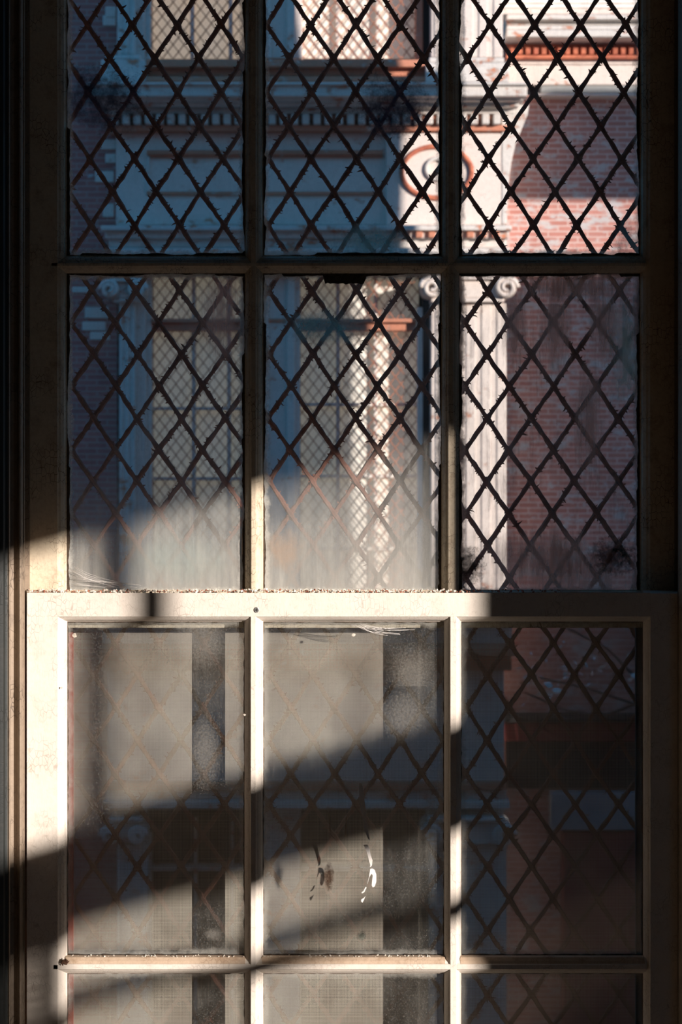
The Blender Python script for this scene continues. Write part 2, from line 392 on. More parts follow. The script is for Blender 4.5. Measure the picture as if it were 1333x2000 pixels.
# --- upper (outer) sash
US = empty('window_sash', (X(690), .06, Z(1228,.05)))
tag(US, 'upper outer window sash in shadow with six-inch dark bars and grimy panes above the bright rail', 'window sash')
US['label'] = 'upper window sash, set behind the lower one, mostly in shadow with grimy panes'
uf, ug, ub = .043, .062, .078
vbar('stile', None, 49, 111, 130, uf, ug, ub, -220, 1228, M['sash_old'], US)
vbar('stile', 1250, 1270, 1333, None, uf, ug, ub, -220, 1228, M['sash_old'], US)
hbar('rail', -140, -162, -220, None, uf, ug, ub, 49, 1333, M['sash_old'], US) if False else hbar('rail', None, -222, -162, -140, uf, ug, ub, 50, 1332, M['sash_old'], US)
hbar('meeting_rail', 1152, 1166, 1226, None, uf-.0004, ug, .084, 50, 1332, M['sash_old'], US)
for lo, f0, f1, hi in ((478,491,499,514),(862,876,885,897)):
    vbar('muntin', lo, f0, f1, hi, uf+.0003, ug, ub, -222, 1190, M['sash_old'], US)
hbar('muntin', 499, 514, 519, 534, uf, ug, ub, 100, 1262, M['sash_old'], US)
ups = [(130,478),(514,862),(897,1250)]
dk = dict(dust=.035, edge=.6, speck=.10, smear=.10)
zb = Z(1152,ug); 
G_top = [mat_glass('streaked_glass_%s' % a, .05, .5, .10, .10, seed=s, tint=(.95,.96,.97)) for a, s in (('a',1),('b',2),('c',3))]
G_low = [mat_glass('dusty_glass_a', .10, .7, .14, .25, zb, Z(900,ug), .62, seed=4),
         mat_glass('dusty_glass_b', .09, .6, .12, .20, zb, Z(860,ug), .60, seed=5),
         mat_glass('stained_glass_c', .18, .8, .10, .75, zb, Z(1010,ug), .30, seed=6, dcol=(.66,.52,.46))]
upp = []
for i, (a, c) in enumerate(ups):
    p1 = pane(a, -140, c, 499, ug, G_top[i], US); p2 = pane(a, 534, c, 1160, ug, G_low[i], US)
    upp += [p1, p2]
    putty(a, -140, c, 499, ug-.0038, US); putty(a, 534, c, 1175, ug-.0038, US, tabs=((632,714,20),) if i == 1 else ())

# --- lower (inner) sash
LS = empty('window_sash', (X(690), .018, Z(2540)))
tag(LS, 'lower window sash of cream paint, sunlit meeting rail and muntins, dusty panes', 'window sash')
lf, lg, lb = 0.0, .019, .035
vbar('stile', None, 52, 112, 131, lf, lg, lb, 1159, 2540, M['sash'], LS)
vbar('stile', 1256, 1271, 1324, None, lf, lg, lb, 1159, 2540, M['sash'], LS)
hbar('meeting_rail', None, 1158, 1204, 1214, lf-.0003, lg, .038, 52.5, 1270.5, M['sash'], LS)
hbar('rail', 2460, 2480, 2540, None, lf-.0003, lg, lb, 53, 1323, M['sash'], LS)
for lo, f0, f1, hi in ((477,490,499,514),(867,880,891,901)):
    vbar('muntin', lo, f0, f1, hi, lf-.0001, lg, lb, 1200, 2500, M['sash'], LS)
hbar('muntin', 1866, 1885, 1893, 1901, lf, lg, lb, 104, 1264, M['sash'], LS)
for a_, c_ in ((128,479),(512,869),(899,1258)):
    MB().prism([(Z(1866,lg-.004)+.0003, lg-.0042), (Z(1870,.009)+.0006, lf+.0080), (Z(1878,.004)+.0006, lf+.0040), (Z(1883,.002)+.0004, lf+.0022), (Z(1883,.002)-.001, lf+.0030), (Z(1872,.01)-.002, lf+.012)], X(a_,.01), X(c_,.01), 'x').build('dust_layer', M['dusty'], LS)
lps = [(131,477),(514,867),(901,1256)]
G_l = [mat_glass('speckled_glass_a', .07, .25, .30, .12, seed=7), mat_glass('speckled_glass_b', .08, .25, .28, .12, seed=8),
       mat_glass('dull_glass_c', .03, .2, .06, .05, seed=9)]
pcs = []
for i, (a, c) in enumerate(lps):
    pcs.append(pane(a, 1214, c, 1866, lg, G_l[i], LS)); pane(a, 1901, c, 2460, lg, G_l[i], LS)
    putty(a, 1214, c, 1866, lg-.0038, LS, amp=1.0, base=.6); putty(a, 1901, c, 2460, lg-.0038, LS, amp=.8, base=.5)
def smudge(px, py, rx, rz, par, m, y, name='grime_and_shade_smear'):
    return MB().box(X(px-rx,y), X(px+rx,y), y-.0005, y-.0002, Z(py+rz,y), Z(py-rz,y)).build(name, m, par)
pale = mat_smudge('pale_lime_smear', (.70,.80,.72), .95, 90, .3, 3); brown = mat_smudge('brown_grime_and_shadow', (.10,.05,.03), .95, 130, 1, 4)
navy = mat_smudge('soot_smear', (.05,.05,.08), .85, 60, 1, 5); teal = mat_smudge('teal_residue', (.22,.52,.55), .65, 45, .8, 6)
pink = mat_smudge('pinkish_run', (.70,.50,.42), .75, 90, .12, 7); dust_ = mat_smudge('dust_bloom', (.70,.68,.62), .20, 320, 1, 8)
yg_ = ug
for px, py, rx, rz, k, m in ((1216,690,44,130,5,pale),(1196,1088,60,46,5,brown),(915,1105,40,50,5,brown),(200,190,95,85,0,navy),(770,210,90,80,2,navy),
        (640,640,110,42,3,teal),(720,478,95,48,2,teal),(1224,470,34,60,4,teal),(1085,640,40,120,5,pink),(1180,620,36,120,5,pink),(1005,650,30,110,5,pink),(1150,820,34,150,5,pink),
        (1080,1090,160,70,5,pink),(1120,560,150,34,5,pink),(430,610,40,120,1,pink),(560,1075,45,50,3,mat_smudge('tan_haze', (.74,.58,.44), .35, 60, .6, 10)),(350,1090,120,60,1,mat_smudge('lime_haze', (.62,.70,.66), .3, 60, .25, 9))):
    smudge(px, py, rx, rz, upp[k], m, yg_)
for px, py, rx, rz, k, m in ((802,1318,50,75,1,dust_),(790,1400,60,60,1,dust_),(642,1712,12,34,1,brown),(395,1250,60,70,0,dust_),(400,1470,40,90,0,dust_),(415,1825,22,16,0,dust_),(705,1828,12,12,1,pale)):  # small brown mark in the middle pane paints the drip's cast shadow
    smudge(px, py, rx, rz, pcs[k], m, lg)
# screw in the meeting rail
sx, sz_ = X(501), Z(1191); mb = MB(); N = 18
ring = [(sx+.0034*math.cos(2*math.pi*k/N), sz_+.0039*math.sin(2*math.pi*k/N)) for k in range(N)]
mb.prism(ring, -.0016, .001, 'y'); sc = mb.build('screw', M['screw'], LS, bevel=.0004); sc['label'] = 'small zinc cross-head screw'
mb = MB(); mb.box(sx-.0022, sx+.0022, -.0019, -.0015, sz_-.0004, sz_+.0004); mb.box(sx-.0004, sx+.0004, -.0019, -.0015, sz_-.0022, sz_+.0022)
mb.build('slot', M['hole'], sc)
# paint drip down the middle pane (a flat outline with thickness)
def drip(name, outline, parent, m, y=lg, th=.0006):
    pts = [(X(a,y), Z(b_,y)) for a, b_ in outline]
    return MB().prism(pts, y-th, y-.00005, 'y').build(name, m, parent)
def ribbon(path):
    l = []; r = []
    for (x_, y_, w_) in path: l.append((x_-w_/2, y_)); r.append((x_+w_/2, y_))
    return l + r[::-1]
pc = pcs[1]
drip('paint_drip', ribbon([(703.5,1528,2),(704.5,1534,7),(706,1550,9),(708,1570,10),(711,1590,8),(713,1605,6),(715,1618,8),(718,1630,5),(721,1640,2)]), pc, M['splash'])['label'] = 'long white paint drip'
drip('paint_drip', ribbon([(714,1650,8),(718,1658,8),(721,1670,6),(724,1680,7),(725,1690,3),(723,1693,2)]), pc, M['splash'])
drip('paint_drip', [(723,1697),(727,1696),(732,1699),(735,1708),(735,1722),(732,1731),(728,1733),(726,1729),(727,1718),(728,1710),(726,1706),(722,1712),(718,1725),(717,1727),(721,1712)], pc, M['splash'])
drip('paint_drip', [(714,1732),(716,1733),(712,1742),(707,1745),(706,1743),(710,1740)], pc, M['splash'])
drip('paint_drip', [(714,1750),(711,1757),(708,1763),(705,1760),(706,1756),(710,1754)], pc, M['splash'])
drip('paint_run', ribbon([(676,1594,1.5),(676,1610,2),(675.5,1625,3),(675,1631,4),(675,1634,2)]), pc, M['sash_old'])
drip('paint_run', ribbon([(643,1590,1),(644,1610,2),(645,1620,3),(645,1623,1)]), pc, M['sash_old'])
# loose paint curls on the lower sash
def flake(px, py, y, size, m=None, par=LS, name='paint_flake'):
    mb = MB(); N = random.randint(5,8); cx, cz = X(px,y), Z(py,y)
    a0 = random.random()*6; R1 = [size*(.5+random.random()*.7) for _ in range(N)]
    lift = random.uniform(.3,.9)*size
    top_ = [(cx+R1[k]*math.cos(a0+2*math.pi*k/N), y-.0004-lift*(.5+.5*math.cos(2*math.pi*k/N+a0)), cz+.8*R1[k]*math.sin(a0+2*math.pi*k/N)) for k in range(N)]
    bot_ = [(v[0], v[1]+.0005, v[2]) for v in top_]
    mb.add(top_+bot_, [tuple(range(N)), tuple(range(2*N-1,N-1,-1))]+[(i,(i+1)%N,N+(i+1)%N,N+i) for i in range(N)])
    return mb, (m or M['flake'])
for px, py, s in ((145,1240,.0045),(436,1168,.0028),(120,1343,.002),(690,1240,.003),(478,1396,.002)):
    mb, m = flake(px, py, 0 if px not in (145,690) else lg-.001, s); mb.build('paint_flake', m, LS)
# wisp of cobweb under the rail at the middle pane
mb = MB()
for k in range(14):
    x0 = 690+random.uniform(-8,30); x1 = x0+random.uniform(40,110); y0 = 1219+random.uniform(0,6); y1 = 1222+random.uniform(2,24)
    mb.tube([(X(x0+(x1-x0)*t), .004+.012*t, Z(y0+(y1-y0)*t+4*math.sin(3*t))) for t in (0,.25,.5,.75,1)], .00018, 4)
tag(mb.build('cobweb', M['splash']), 'wispy cobweb under the rail at the top of the middle lower pane', 'cobweb')
mb = MB()
for k in range(16):
    x0 = random.uniform(133,150); x1 = x0+random.uniform(60,130); y0 = 1120+random.uniform(-18,22); y1 = 1146+random.uniform(-8,4)
    mb.tube([(X(x0+(x1-x0)*t,.05), .052, Z(y0+(y1-y0)*t**.7,.05)) for t in (0,.25,.5,.75,1)], .00015, 4)
tag(mb.build('cobweb', M['splash']), 'wispy cobweb in the bottom left corner of the upper sash', 'cobweb')

# crumbs of paint lying on the rail top and on the bar
def crumbs(name, label, p0, p1, zfun, y0, y1, n_, smin, smax, m):
    mb = MB()
    for k in range(n_):
        px = random.uniform(p0, p1); y = random.uniform(y0, y1); s = random.uniform(smin, smax)
        c = Vector((X(px,y), y, zfun(y)+s*.35)); q = Matrix.Rotation(random.random()*6, 3, Vector((random.random(),random.random(),random.random())).normalized())
        v = [c+q@Vector((a*s*1.3, b_*s, c_*s*.4)) for a, b_, c_ in ((-1,-1,-1),(1,-.6,-1),(.8,1,-1),(-.7,.8,-1),(-.9,-.8,1),(.6,-.9,1),(1,.6,1),(-.6,1,1))]
        mb.add(v, [(0,3,2,1),(4,5,6,7),(0,1,5,4),(1,2,6,5),(2,3,7,6),(3,0,4,7)])
    o = mb.build(name, m); tag(o, label, 'paint crumbs', kind='stuff'); return o
ztop = Z(1158)
crumbs('paint_crumbs', 'white crumbs of flaked paint lying along the top of the meeting rail', 56, 905, lambda y: ztop, .003, .036, 380, .0004, .0018, M['flake'])
crumbs('rust_crumbs', 'brown grit lying along the top of the meeting rail', 56, 1100, lambda y: ztop, .003, .036, 420, .0003, .0013, M['flake_red'])
crumbs('paint_crumbs', 'white crumbs of flaked paint along the back edge of the horizontal bar', 134, 860, lambda y: Z(1866,lg-.004)-.0005, .009, .015, 140, .0004, .0014, M['flake'])
for px in (1003, 1128):
    mb, m = flake(px, 1880 if px > 1100 else 1887, .0075, .0040); tag(mb.build('paint_chip', m), 'pale paint chip on the dark horizontal bar, %s' % ('under the red door area' if px > 1100 else 'nearer the middle muntin'), 'paint chip')
mb = MB()
for k in range(9):
    a = random.random()*3.1; cx, cz = X(122+k*1.2), Z(1880-((k*7)%5)*1.4)
    mb.tube([(cx-.003*math.cos(a), -.0005-random.random()*.004, cz-.003*math.sin(a)), (cx, -.004, cz), (cx+.003*math.cos(a), -.001, cz+.003*math.sin(a))], [.0006,.0013,.0004], 6)
tag(mb.build('insect_husk', M['bug'], base=False), 'dark brown dead insect husk in the lower left corner of the horizontal bar', 'insect husk')

# ------------------------------------------------------------------ insect screen outside the lower sash
SC = empty('insect_screen', (X(690,.1), .098, Z(2540,.1)))
tag(SC, 'fine woven insect screen in a thin red frame behind the lower sash', 'insect screen')
sy0, sy1 = .092, .104
zt, zb2 = Z(1214,.098), Z(2530,.098)
MB().box(X(88,.1), X(144,.1), sy0, sy1, zb2, zt).build('frame_stile', M['screenframe'], SC)
MB().box(X(1241,.1), X(1286,.1), sy0, sy1, zb2, zt).build('frame_stile', M['casing_dark'], SC)['label'] = 'side rail, shade put into its dark colour'  # darker than the red stile: its shade is put into the colour
MB().box(X(88,.1), X(1286,.1), sy0+.001, sy1, zt-.008, zt+.02).build('frame_rail', M['screenframe'], SC)
MB().box(X(88,.1), X(1286,.1), sy0+.001, sy1, zb2-.02, zb2+.02).build('frame_rail', M['screenframe'], SC)
MB().box(X(143,.1), X(1242,.1), .0975, .0979, zb2, zt).build('screen_cloth', M['screen'], SC)

# ------------------------------------------------------------------ diamond lattice guard
rows = {0:48,1:113,2:180,3:246,4:310,5:374,6:440,7:505,8:568,9:630,10:692,11:754,12:817,13:879,14:940,15:1002,16:1065,17:1128,18:1192,19:1256,20:1318,21:1383,22:1446,23:1512,24:1571,25:1631,26:1693,27:1755,28:1818}
def ry(r):
    if r in rows: return rows[r]
    return 48+65.3*r if r < 0 else 1818+62.3*(r-28)
YL = .14
def node(r, c):
    y = ry(r); t = max(0, min(1, (y-48)/650)); sp_ = 43.8+(42.75-43.8)*t; x0 = 257+(268-257)*t
    x = x0+sp_*c
    rr = random.Random(r*97+c); return (x+rr.uniform(-1.6,1.6), y+rr.uniform(-1.6,1.6))
LG = empty('diamond_lattice_guard', (X(690,YL), YL, Z(2500,YL)))
tag(LG, 'rusted diamond lattice guard of ragged crossing strips outside the window', 'lattice guard')
def strand(nodes, yoff, seed):
    rd = random.Random(seed); P = []
    for (a, b_) in zip(nodes, nodes[1:]):
        K = 7
        for k in range(K): t = k/K; P.append((a[0]+(b_[0]-a[0])*t, a[1]+(b_[1]-a[1])*t, t))
    P.append((nodes[-1][0], nodes[-1][1], 0))
    y0 = YL+yoff; mb = MB(); W = []; pts = []
    for i, (x_, y_, t) in enumerate(P):
        w_ = .0034 + (.0012 if min(t, 1-t) < .1 else 0) + rd.uniform(-.0006,.0006)
        p = Vector((X(x_,y0), 0, Z(y_,y0)))+Vector((rd.uniform(-.0005,.0005),0,rd.uniform(-.0005,.0005))); pts.append(p); W.append(w_)
    v = []; fs = []; n_ = len(pts)
    for i, p in enumerate(pts):
        t = (pts[min(i+1,n_-1)]-pts[max(i-1,0)]).normalized(); q = Vector((t.z,0,-t.x)); wv_ = W[i]
        v += [p-q*wv_+Vector((0,y0+.001,0)), p-q*wv_*.5+Vector((0,y0-.0015,0)), p+q*wv_*.5+Vector((0,y0-.0015,0)), p+q*wv_+Vector((0,y0+.001,0)), p+Vector((0,y0+.0025,0))]
    for i in range(n_-1):
        for k in range(5): fs.append((i*5+k, i*5+(k+1)%5, i*5+5+(k+1)%5, i*5+5+k))
    fs += [(4,3,2,1,0), tuple((n_-1)*5+k for k in range(5))]
    mb.add(v, fs)
    rag = rd.choice((-1,1))
    for i in range(1, n_-1):                      # torn burrs along the edges
        if rd.random() < .72:
            for rep in range(rd.choice((1,1,2))):
                p = pts[i].lerp(pts[i+1], rd.random()); t = (pts[i+1]-pts[i-1]).normalized(); q = Vector((t.z,0,-t.x))
                sd = rag if rd.random() < .8 else -rag
                ln = rd.uniform(.0022,.0050) if rd.random() < .93 else rd.uniform(.005,.009); wd = rd.uniform(.0008,.0020)
                base = p+q*sd*W[i]*.7+Vector((0,y0,0)); tip = base+q*sd*ln+t*rd.uniform(-.003,.003)+Vector((0,rd.uniform(-.002,.001),0))
                mid = base.lerp(tip,.55)+t*rd.uniform(-.001,.001)
                mb.add([base-t*wd, base+t*wd, mid+t*wd*.6, tip, mid-t*wd*.6, base+Vector((0,.0012,0)), mid+Vector((0,.001,0))],
                       [(0,1,2,4),(4,2,3),(0,5,1),(1,5,6,2),(2,6,3),(3,6,4),(4,6,5,0)])
    return mb
Cmin, Cmax, Rmin, Rmax = -4, 23, -3, 38
sid = 0
for fam in (1,-1):
    starts = []
    for k in range(Cmin-60, Cmax+60):
        if (k % 2): continue
        seq = []
        for r in range(Rmin, Rmax+1):
            c = k+fam*r
            if Cmin <= c <= Cmax: seq.append(node(r, c))
        if len(seq) >= 2:
            sid += 1; strand(seq, -.0016 if fam == 1 else .0016, sid).build('lattice_bar', M['rust'], LG)

# ------------------------------------------------------------------ the building across the way
FY = 13.5
BD = empty('building', (X(700,FY), FY+.5, -5.4))
tag(BD, 'old brick building across the street with peeling painted pilasters, cornice and caged windows', 'building')
def fb(mb, px0, py0, px1, py1, y0, y1):
    return mb.box(X(px0,y0), X(px1,y0), y0, y1, Z(py1,y0), Z(py0,y0))
def part(name, m, boxes, parent=BD, bevel=.012, label=None):
    mb = MB()
    for q in boxes: fb(mb, *q)
    o = mb.build(name, m, parent, bevel=bevel)
    if label: o['label'] = label
    return o
part('brick_wall', M['brick'], [(-900,-700,228,2300,FY+.12,FY+.8)], bevel=0, label='shaded dark red brick')
part('brick_wall', M['brick_right'], [(975,186,2200,2300,FY+.6,FY+1.2)], bevel=0)
# white washed quoins beside the left pilaster
part('quoin', M['peel_few'], [(205,12,226,34,FY+.09,FY+.3)], bevel=.01)
for (a,b_,c,d) in ((200,30,226,50),(196,272,226,292),(205,300,226,318),(185,334,222,356),(200,398,222,424),(165,600,212,622),(160,628,206,646),(175,648,214,664),(140,560,176,572)):
    part('quoin', M['peel_few'], [(a,b_,c,d,FY+.10,FY+.3)], bevel=.01)
# upper order
part('sill', M['peel_red'], [(284,116,832,131,FY-.16,FY+.5),(290,131,832,149,FY-.06,FY+.5),(284,149,840,160,FY-.20,FY+.5)])
part('pedestal', M['peel'], [(205,107,274,116,FY-.14,FY+.2),(196,116,284,160,FY-.2,FY+.2)])
part('pedestal', M['peel'], [(838,112,985,122,FY-.2,FY+.6),(832,122,995,160,FY-.26,FY+.6)])
def pilaster(px0, px1, py0, py1, y, nfl, m, flat=0):
    mb = MB(); fb(mb, px0, py0, px1, py1, y, y+.5)
    wd = (px1-px0-flat)/(2*nfl+1)
    for k in range(nfl+1):
        a = px0+flat+2*k*wd; fb(mb, a, py0, a+wd*1.3, py1, y-.013, y+.01)
    return mb.build('pilaster', m, BD, bevel=.012)
pilaster(228, 262, -300, 107, FY-.08, 2, M['peel'])
part('window_surround', M['peel'], [(262,-300,282,116,FY+.05,FY+.6),(282,-300,294,116,FY+.12,FY+.6)])
pilaster(842, 978, -300, 112, FY-.12, 4, M['peel_few'], 6)
# cornice and dentils
part('cornice', M['peel'], [(168,160,1036,166,FY-.50,FY+.6),(172,166,1030,188,FY-.46,FY+.6),(184,188,1022,196,FY-.36,FY+.6),(192,196,1014,208,FY-.24,FY+.6),(200,208,1006,222,FY-.12,FY+.6)])
mb = MB(); 
x_ = 216
while x_ < 985:
    fb(mb, x_, 222, x_+14, 242, FY-.22, FY+.02); x_ += 22
mb.build('dentil_course', M['peel'], BD, bevel=.01)
part('cornice_band', M['peel_red'], [(212,222,1000,244,FY-.03,FY+.6),(208,244,1000,256,FY-.14,FY+.6)])
part('frieze', M['peel_few'], [(226,256,984,440,FY,FY+.6)])
part('frieze_moulding', M['peel_red'], [(286,293,748,302,FY-.07,FY+.02),(292,302,748,307,FY-.04,FY+.02)], bevel=.008)
part('frieze_moulding', M['peel_red'], [(286,374,748,381,FY-.03,FY+.02)], bevel=.006)
part('frieze_moulding', M['peel'], [(286,307,292,374,FY-.03,FY+.02)], bevel=.006)
part('end_block', M['peel_few'], [(754,260,984,440,FY-.10,FY+.6)])
# console bracket on the right cheek, leaning outwards at its head
y0 = FY-.10
pts = [(984,440),(984,300),(988,285),(1000,250),(1016,222),(1034,190),(1034,222),(1028,235),(1014,265),(1002,305),(996,440)]
MB().prism([(X(a,y0), Z(b_,y0)) for a, b_ in [(980,440),(980,205),(1034,205),(1030,225),(1018,255),(1006,285),(998,320),(992,370),(990,440)]], y0-.01, y0+.7, 'y').build('console_bracket', M['peel'], BD, bevel=.01)
# ring ornament on the end block
yy = FY-.12
mb = MB(); mb.tube([(X(853,yy)+.34*math.cos(2*math.pi*k/40), yy, Z(336,yy)+.25*math.sin(2*math.pi*k/40)) for k in range(40)], .024, 8, closed=True)
mb.build('ring_ornament', M['redstone'], BD)
mb = MB(); mb.tube([(X(853,yy)+.10*math.cos(2*math.pi*k/24), yy, Z(330,yy)+.10*math.sin(2*math.pi*k/24)) for k in range(24)], .022, 8, closed=True)
mb.build('boss', M['peel'], BD)
part('architrave', M['peel'], [(196,440,1000,450,FY-.26,FY+.6),(204,450,994,466,FY-.18,FY+.6),(212,466,990,484,FY-.12,FY+.6),(206,484,996,500,FY-.20,FY+.6),(216,500,988,534,FY-.06,FY+.6)])
mb = MB()
for k in range(9):
    fb(mb, 762+k*25, 452, 762+k*25+14, 464, FY-.23, FY)
mb.build('egg_moulding', M['peel_red'], BD, bevel=.01)
# lower order: ionic capitals and long pilasters
def capital(px0, px1, py, y, m, small=False):
    h = 26 if small else 30
    root = part('capital', m, [(px0-2,py-14,px1+2,py-6,y-.16,y+.4),(px0+6,py-6,px1-6,py+h,y-.10,y+.4),(px0+4,py+h,px1-4,py+h+8,y-.12,y+.4)])
    for sx_ in ((px0+4, 1), (px1-4, -1)):
        r0 = .085 if small else .105
        sp_ = []; rr = []
        for k in range(36):
            a = k/36*2*math.pi*1.9; r = r0*(1-k/36*.8)
            sp_.append((X(sx_[0],y)+sx_[1]*-r*math.cos(a), y-.16-.03*k/36, Z(py+12,y)+r*math.sin(a))); rr.append(.030*(1-.4*k/36))
        mb = MB(); mb.tube(sp_, rr, 8)
        N = 20; mb.prism([(X(sx_[0],y)+r0*.95*math.cos(2*math.pi*k/N), Z(py+12,y)+r0*.95*math.sin(2*math.pi*k/N)) for k in range(N)], y-.14, y+.3, 'y')
        mb.build('volute', m, root)
capital(838, 990, 552, FY-.10, M['peel_few'])
capital(214, 276, 556, FY-.02, M['peel'], True)
pilaster(842, 985, 592, 1185, FY-.12, 4, M['peel_few'], 8)
pilaster(232, 262, 590, 1185, FY-.04, 2, M['peel'])
part('window_surround', M['peel_few'], [(262,534,285,1185,FY+.05,FY+.6),(285,534,296,1185,FY+.12,FY+.6)])
part('window_surround', M['white'], [(815,600,826,1160,FY+.06,FY+.6)])
part('window_surround', M['dark'], [(826,534,842,1160,FY+.16,FY+.6)])  # shadowed gap beside the pilaster, darkened by colour
part('window_surround', M['dark'], [(826,-300,842,112,FY+.16,FY+.6)])  # shadow of the upper gap, likewise put into the colour
part('window_surround', M['peel_red'], [(812,-300,826,116,FY+.08,FY+.6)])
# windows: blinds, bars and wire guards
def fwindow(px0, py0, px1, py1, bars_v, bars_h, blind, lab, barm, right=False):
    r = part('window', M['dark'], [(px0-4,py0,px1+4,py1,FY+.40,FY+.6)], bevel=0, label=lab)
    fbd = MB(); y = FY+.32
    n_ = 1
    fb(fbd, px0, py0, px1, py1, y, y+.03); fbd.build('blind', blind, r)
    for i, bx in enumerate(bars_v):
        mb = MB(); fb(mb, bx-4, py0, bx+4, py1, FY+.24, FY+.30); mb.build('glazing_bar', barm, r, bevel=.008)
    for by in bars_h:
        mb = MB(); fb(mb, px0, by-3.5, px1, by+3.5, FY+.25, FY+.29); mb.build('glazing_bar', barm, r, bevel=.008)
    # diamond wire guard
    y = FY+.17; a, b_ = X(px0,y), X(px1,y); z0, z1 = Z(py1,y), Z(py0,y)
    pw, ph = .108, .140; mb = MB(); sl_ = ph/pw; hw = .0045
    def clip(xs, zs, d):
        # line z = zs + d*sl*(x-xs)
        P = []
        for xx in (a, b_):
            zz = zs+d*sl_*(xx-xs)
            P.append((xx, zz))
        (xa, za), (xb, zb_) = P
        def at(zt): return xs+(zt-zs)/(d*sl_)
        lo, hi = xa, xb
        for zt, in ((z0,),(z1,)):
            pass
        xz0, xz1 = at(z0), at(z1)
        lo = max(a, min(xz0, xz1)); hi = min(b_, max(xz0, xz1))
        if hi-lo < .02: return None
        return (lo, zs+d*sl_*(lo-xs)), (hi, zs+d*sl_*(hi-xs))
    for d in (1,-1):
        k = -200
        span = (b_-a)+(z1-z0)/sl_
        nn = int(span/pw)+2
        for k in range(nn):
            xs = a-(z1-z0)/sl_*(1 if d == 1 else 0)+k*pw
            c = clip(xs, z0 if d == 1 else z0, d)
            if c is None: continue
            (xa, za), (xb, zb_) = c; t = Vector((xb-xa,0,zb_-za)).normalized(); q = Vector((t.z,0,-t.x))*hw; yo = y+.006*d
            A, B_ = Vector((xa,yo,za)), Vector((xb,yo,zb_))
            Y_ = Vector((0,.006,0))
            mb.add([A-q-Y_, A+q-Y_, B_+q-Y_, B_-q-Y_, A-q+Y_, A+q+Y_, B_+q+Y_, B_-q+Y_], [(0,1,2,3),(7,6,5,4),(0,4,5,1),(1,5,6,2),(2,6,7,3),(3,7,4,0)])
    mb.build('wire_guard', M['fineiron'], r)
    return r
fwindow(294,-300,497,114,(375,450),(),M['glowblind'],'upper window, cream blind with added glow', M['white'])
fwindow(590,-300,812,114,(660,738),(),M['faintglowblind'],'upper window, partly sunlit', M['white'])
fwindow(296,534,497,1160,(378,447),(798,935,1100),M['faintglowblind'],'shaded window with cream blind', M['white'])
fwindow(586,534,818,1160,(660,734),(790,930,1072),M['faintglowblind'],'window half in sun', M['white'])
part('mullion', M['peel_few'], [(497,-300,590,114,FY+.10,FY+.6),(512,-300,530,114,FY+.05,FY+.6),(560,-300,576,114,FY+.05,FY+.6)])
part('mullion', M['peel_few'], [(497,534,586,1160,FY+.10,FY+.6),(506,534,524,1160,FY+.05,FY+.6),(560,534,576,1160,FY+.05,FY+.6)])
part('transom', M['peel_red'], [(294,622,812,630,FY+.08,FY+.6),(294,630,812,646,FY+.14,FY+.6)])
# return bay on the right: ledges, dentils, wall
RY = FY+.5
part('painted_wall', M['peel_few'], [(978,-300,2200,28,RY+.1,RY+.7)])
mb = MB()
for k in range(7): fb(mb, 978, -6+k*9-40, 2200, -6+k*9-33, RY+.085, RY+.12)
mb.build('siding_course', M['white'], BD)
part('ledge', M['peel'], [(990,28,2200,38,RY-.20,RY+.7),(990,38,2200,50,RY-.10,RY+.7),(990,50,2200,58,RY-.22,RY+.7),(990,58,2200,72,RY-.32,RY+.7)])
part('frieze', M['redstone'], [(988,72,2200,108,RY,RY+.7),(988,107,2200,114,RY-.10,RY+.7)])
mb = MB(); x_ = 996
while x_ < 1300:
    fb(mb, x_, 90, x_+9.5, 106, RY-.09, RY+.02); x_ += 15.5
mb.build('dentil_course', M['redstone'], BD, bevel=.008)
part('ledge', M['peel_few'], [(988,114,2200,126,RY-.02,RY+.7),(988,126,2200,166,RY+.0,RY+.7)])
part('ledge', M['ledgeshade'], [(1056,166,2200,182,RY+.02,RY+.7)])
part('ledge', M['peel_few'], [(1040,182,2200,187,RY-.02,RY+.7)], bevel=.006)
# ground storey, seen dimly through the screen
part('base_course', M['peel_red'], [(196,1160,1002,1185,FY-.12,FY+.6),(190,1185,1010,1200,FY-.3,FY+.6),(190,1265,1010,1282,FY-.35,FY+.6),(200,1282,1000,1310,FY-.2,FY+.6)])
part('pedestal_course', M['peel_few'], [(200,1200,1000,1265,FY-.05,FY+.6)])
part('frieze', M['peel_few'], [(210,1310,985,1530,FY-.02,FY+.6)], label='blue-grey lower frieze')
part('frieze_moulding', M['peel_red'], [(206,1530,990,1544,FY-.12,FY+.6)])
part('cornice', M['peel'], [(206,1544,990,1566,FY-.05,FY+.6),(200,1566,996,1580,FY-.16,FY+.6)])
capital(214, 276, 1612, FY-.02, M['peel'], True); capital(838, 985, 1612, FY-.06, M['peel'])
pilaster(228, 286, 1650, 2300, FY-.04, 3, M['peel']); pilaster(842, 985, 1650, 2300, FY-.08, 4, M['peel'], 6)
part('shopfront', M['dark'], [(286,1580,842,2300,FY+.5,FY+.7)], bevel=0)
part('shopfront_bar', M['peel'], [(378,1600,384,2300,FY+.4,FY+.5)]); part('shopfront_bar', M['peel'], [(450,1600,456,2300,FY+.4,FY+.5)])
part('shopfront_bar', M['peel'], [(286,1692,842,1702,FY+.38,FY+.5)]); part('mullion', M['peel'], [(500,1580,586,2300,FY+.2,FY+.6)])
part('ledge', M['dark'], [(985,1403,2200,1412,FY+.3,FY+1.2)]); part('ledge', M['door'], [(985,1412,2200,1448,FY+.45,FY+1.2)], label='dark red lower ledge')
part('porch_shade_block', M['dark'], [(990,1448,1600,1540,FY+.5,FY+1.2)], bevel=0)  # solid dark block, the recess shade being its colour
part('sign_board', M['signgrey'], [(1076,1550,1300,1622,FY+.35,FY+.5)], label='blank blue-grey board')
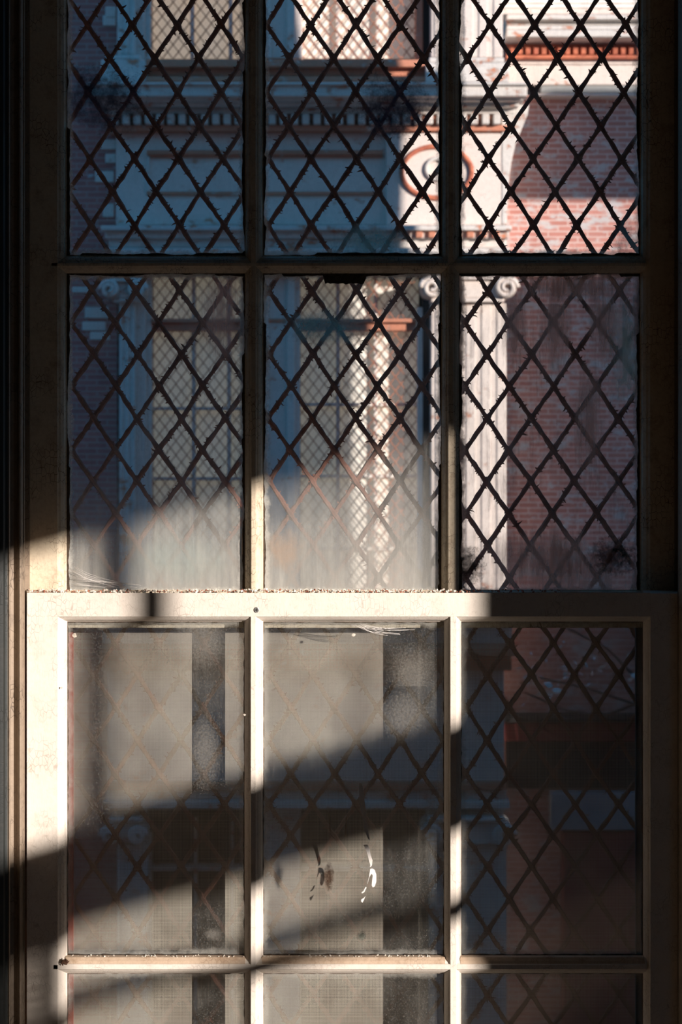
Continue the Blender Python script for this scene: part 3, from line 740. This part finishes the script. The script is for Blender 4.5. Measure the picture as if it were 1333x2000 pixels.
part('door', M['door'], [(1100,1624,1300,2300,FY+.4,FY+.55)], label='dark red door')

# twiggy tree in front of the brick, lower right
TY = 12.2
tr = empty('small_tree', (X(1420,TY), TY, -5.4)); tag(tr, 'twiggy small tree with pale sky glint coloured onto its leaves before the right brick wall', 'tree')
mb = MB(); rd = random.Random(5)
mb.tube([(X(1420,TY),TY,-5.4),(X(1410,TY),TY,-2.4),(X(1380,TY),TY,-.9),(X(1330,TY),TY,Z(1420,TY))], [.07,.05,.03,.02], 8)
tips = []
for (path) in (((1330,1420),(1250,1330),(1190,1270),(1120,1235),(1070,1215)), ((1330,1420),(1240,1370),(1150,1345),(1060,1330)), ((1330,1420),(1290,1330),(1255,1270),(1235,1210)), ((1240,1370),(1180,1400),(1110,1390),(1020,1345))):
    pts = [(X(a,TY), TY+rd.uniform(-.2,.2), Z(b_,TY)) for a, b_ in path]; mb.tube(pts, [.016-.0028*i for i in range(len(pts))], 6)
mb.build('branches', M['bark'], tr)
mb = MB()
def leafm(px, py, s):
    c = Vector((X(px,TY), TY+rd.uniform(-.3,.1), Z(py,TY))); q = Matrix.Rotation(rd.random()*6, 3, Vector((rd.random(),rd.random()-.5,rd.random())).normalized())
    v = [c+q@Vector(p)*s for p in ((-1,0,0),(-.4,.5,.1),(.4,.45,.1),(1,0,0),(.4,-.45,.1),(-.4,-.5,.1))]
    mb.add(v+[a+Vector((0,.004,0)) for a in v], [(0,1,2,3,4,5),(11,10,9,8,7,6)]+[(i,(i+1)%6,6+(i+1)%6,6+i) for i in range(6)])
for k in range(46):
    cx, cyp = rd.choice(((1032,1310),(1085,1330),(1090,1345),(1058,1345),(1120,1300),(1170,1298),(1235,1315),(1240,1290),(1225,1335),(1045,1335)))
    leafm(cx+rd.gauss(0,15), cyp+rd.gauss(0,14), rd.uniform(.022,.05))
for k in range(26): leafm(rd.uniform(1000,1245), rd.uniform(1240,1400), rd.uniform(.014,.03))
tag(mb.build('foliage', M['leaf'], tr), kind='stuff')

# ------------------------------------------------------------------ street and unseen slabs shaped to shade the front
struct('ground', MB().box(-40, 40, T+.01, 40, -5.6, -5.4), M['asphalt'])
OY = 8.0
def shp(px, py, y): d = y-OY; return (X(px,y)+RX*d, Z(py,y)+RZ*d)       # where the edge stands that shades that point
b = MB()
def poly(pts, y): b.prism([shp(p, q, y) for p, q in pts], OY-.12, OY+.12, 'y')
poly([(60,4200),(60,-60),(575,-60),(598,112),(735,118),(742,160),(812,166),(790,225),(756,268),(752,530),(736,540),(736,1300),(752,4200)], FY-.05)
poly([(750,4200),(750,1165),(1010,1165),(1010,4200)], FY-.05)
poly([(995,4200),(995,545),(1500,535),(1500,4200)], FY+.6)
poly([(1010,385),(1016,300),(1040,190),(1500,188),(1500,385)], FY+.6)
poly([(1440,1000),(1440,190),(1500,188),(1500,1000)], FY+.6)
o = b.build('facade_shade_blocker', M['shingle']); o['kind'] = 'structure'

# our own building above, below and beside the room: it closes off the sky from the lower storeys opposite
b = MB(); b.box(-24, RXW+.2, BY-.2, T, H+.21, 6); b.box(RXW+.21, 9, T-.3, T, -5.4, 6); b.box(-24, LXW-.21, BY, T, -5.4, H+.2); b.box(LXW-.2, RXW+.2, BY, T, -5.4, -.21)
struct('wall_street', b, M['brick'])
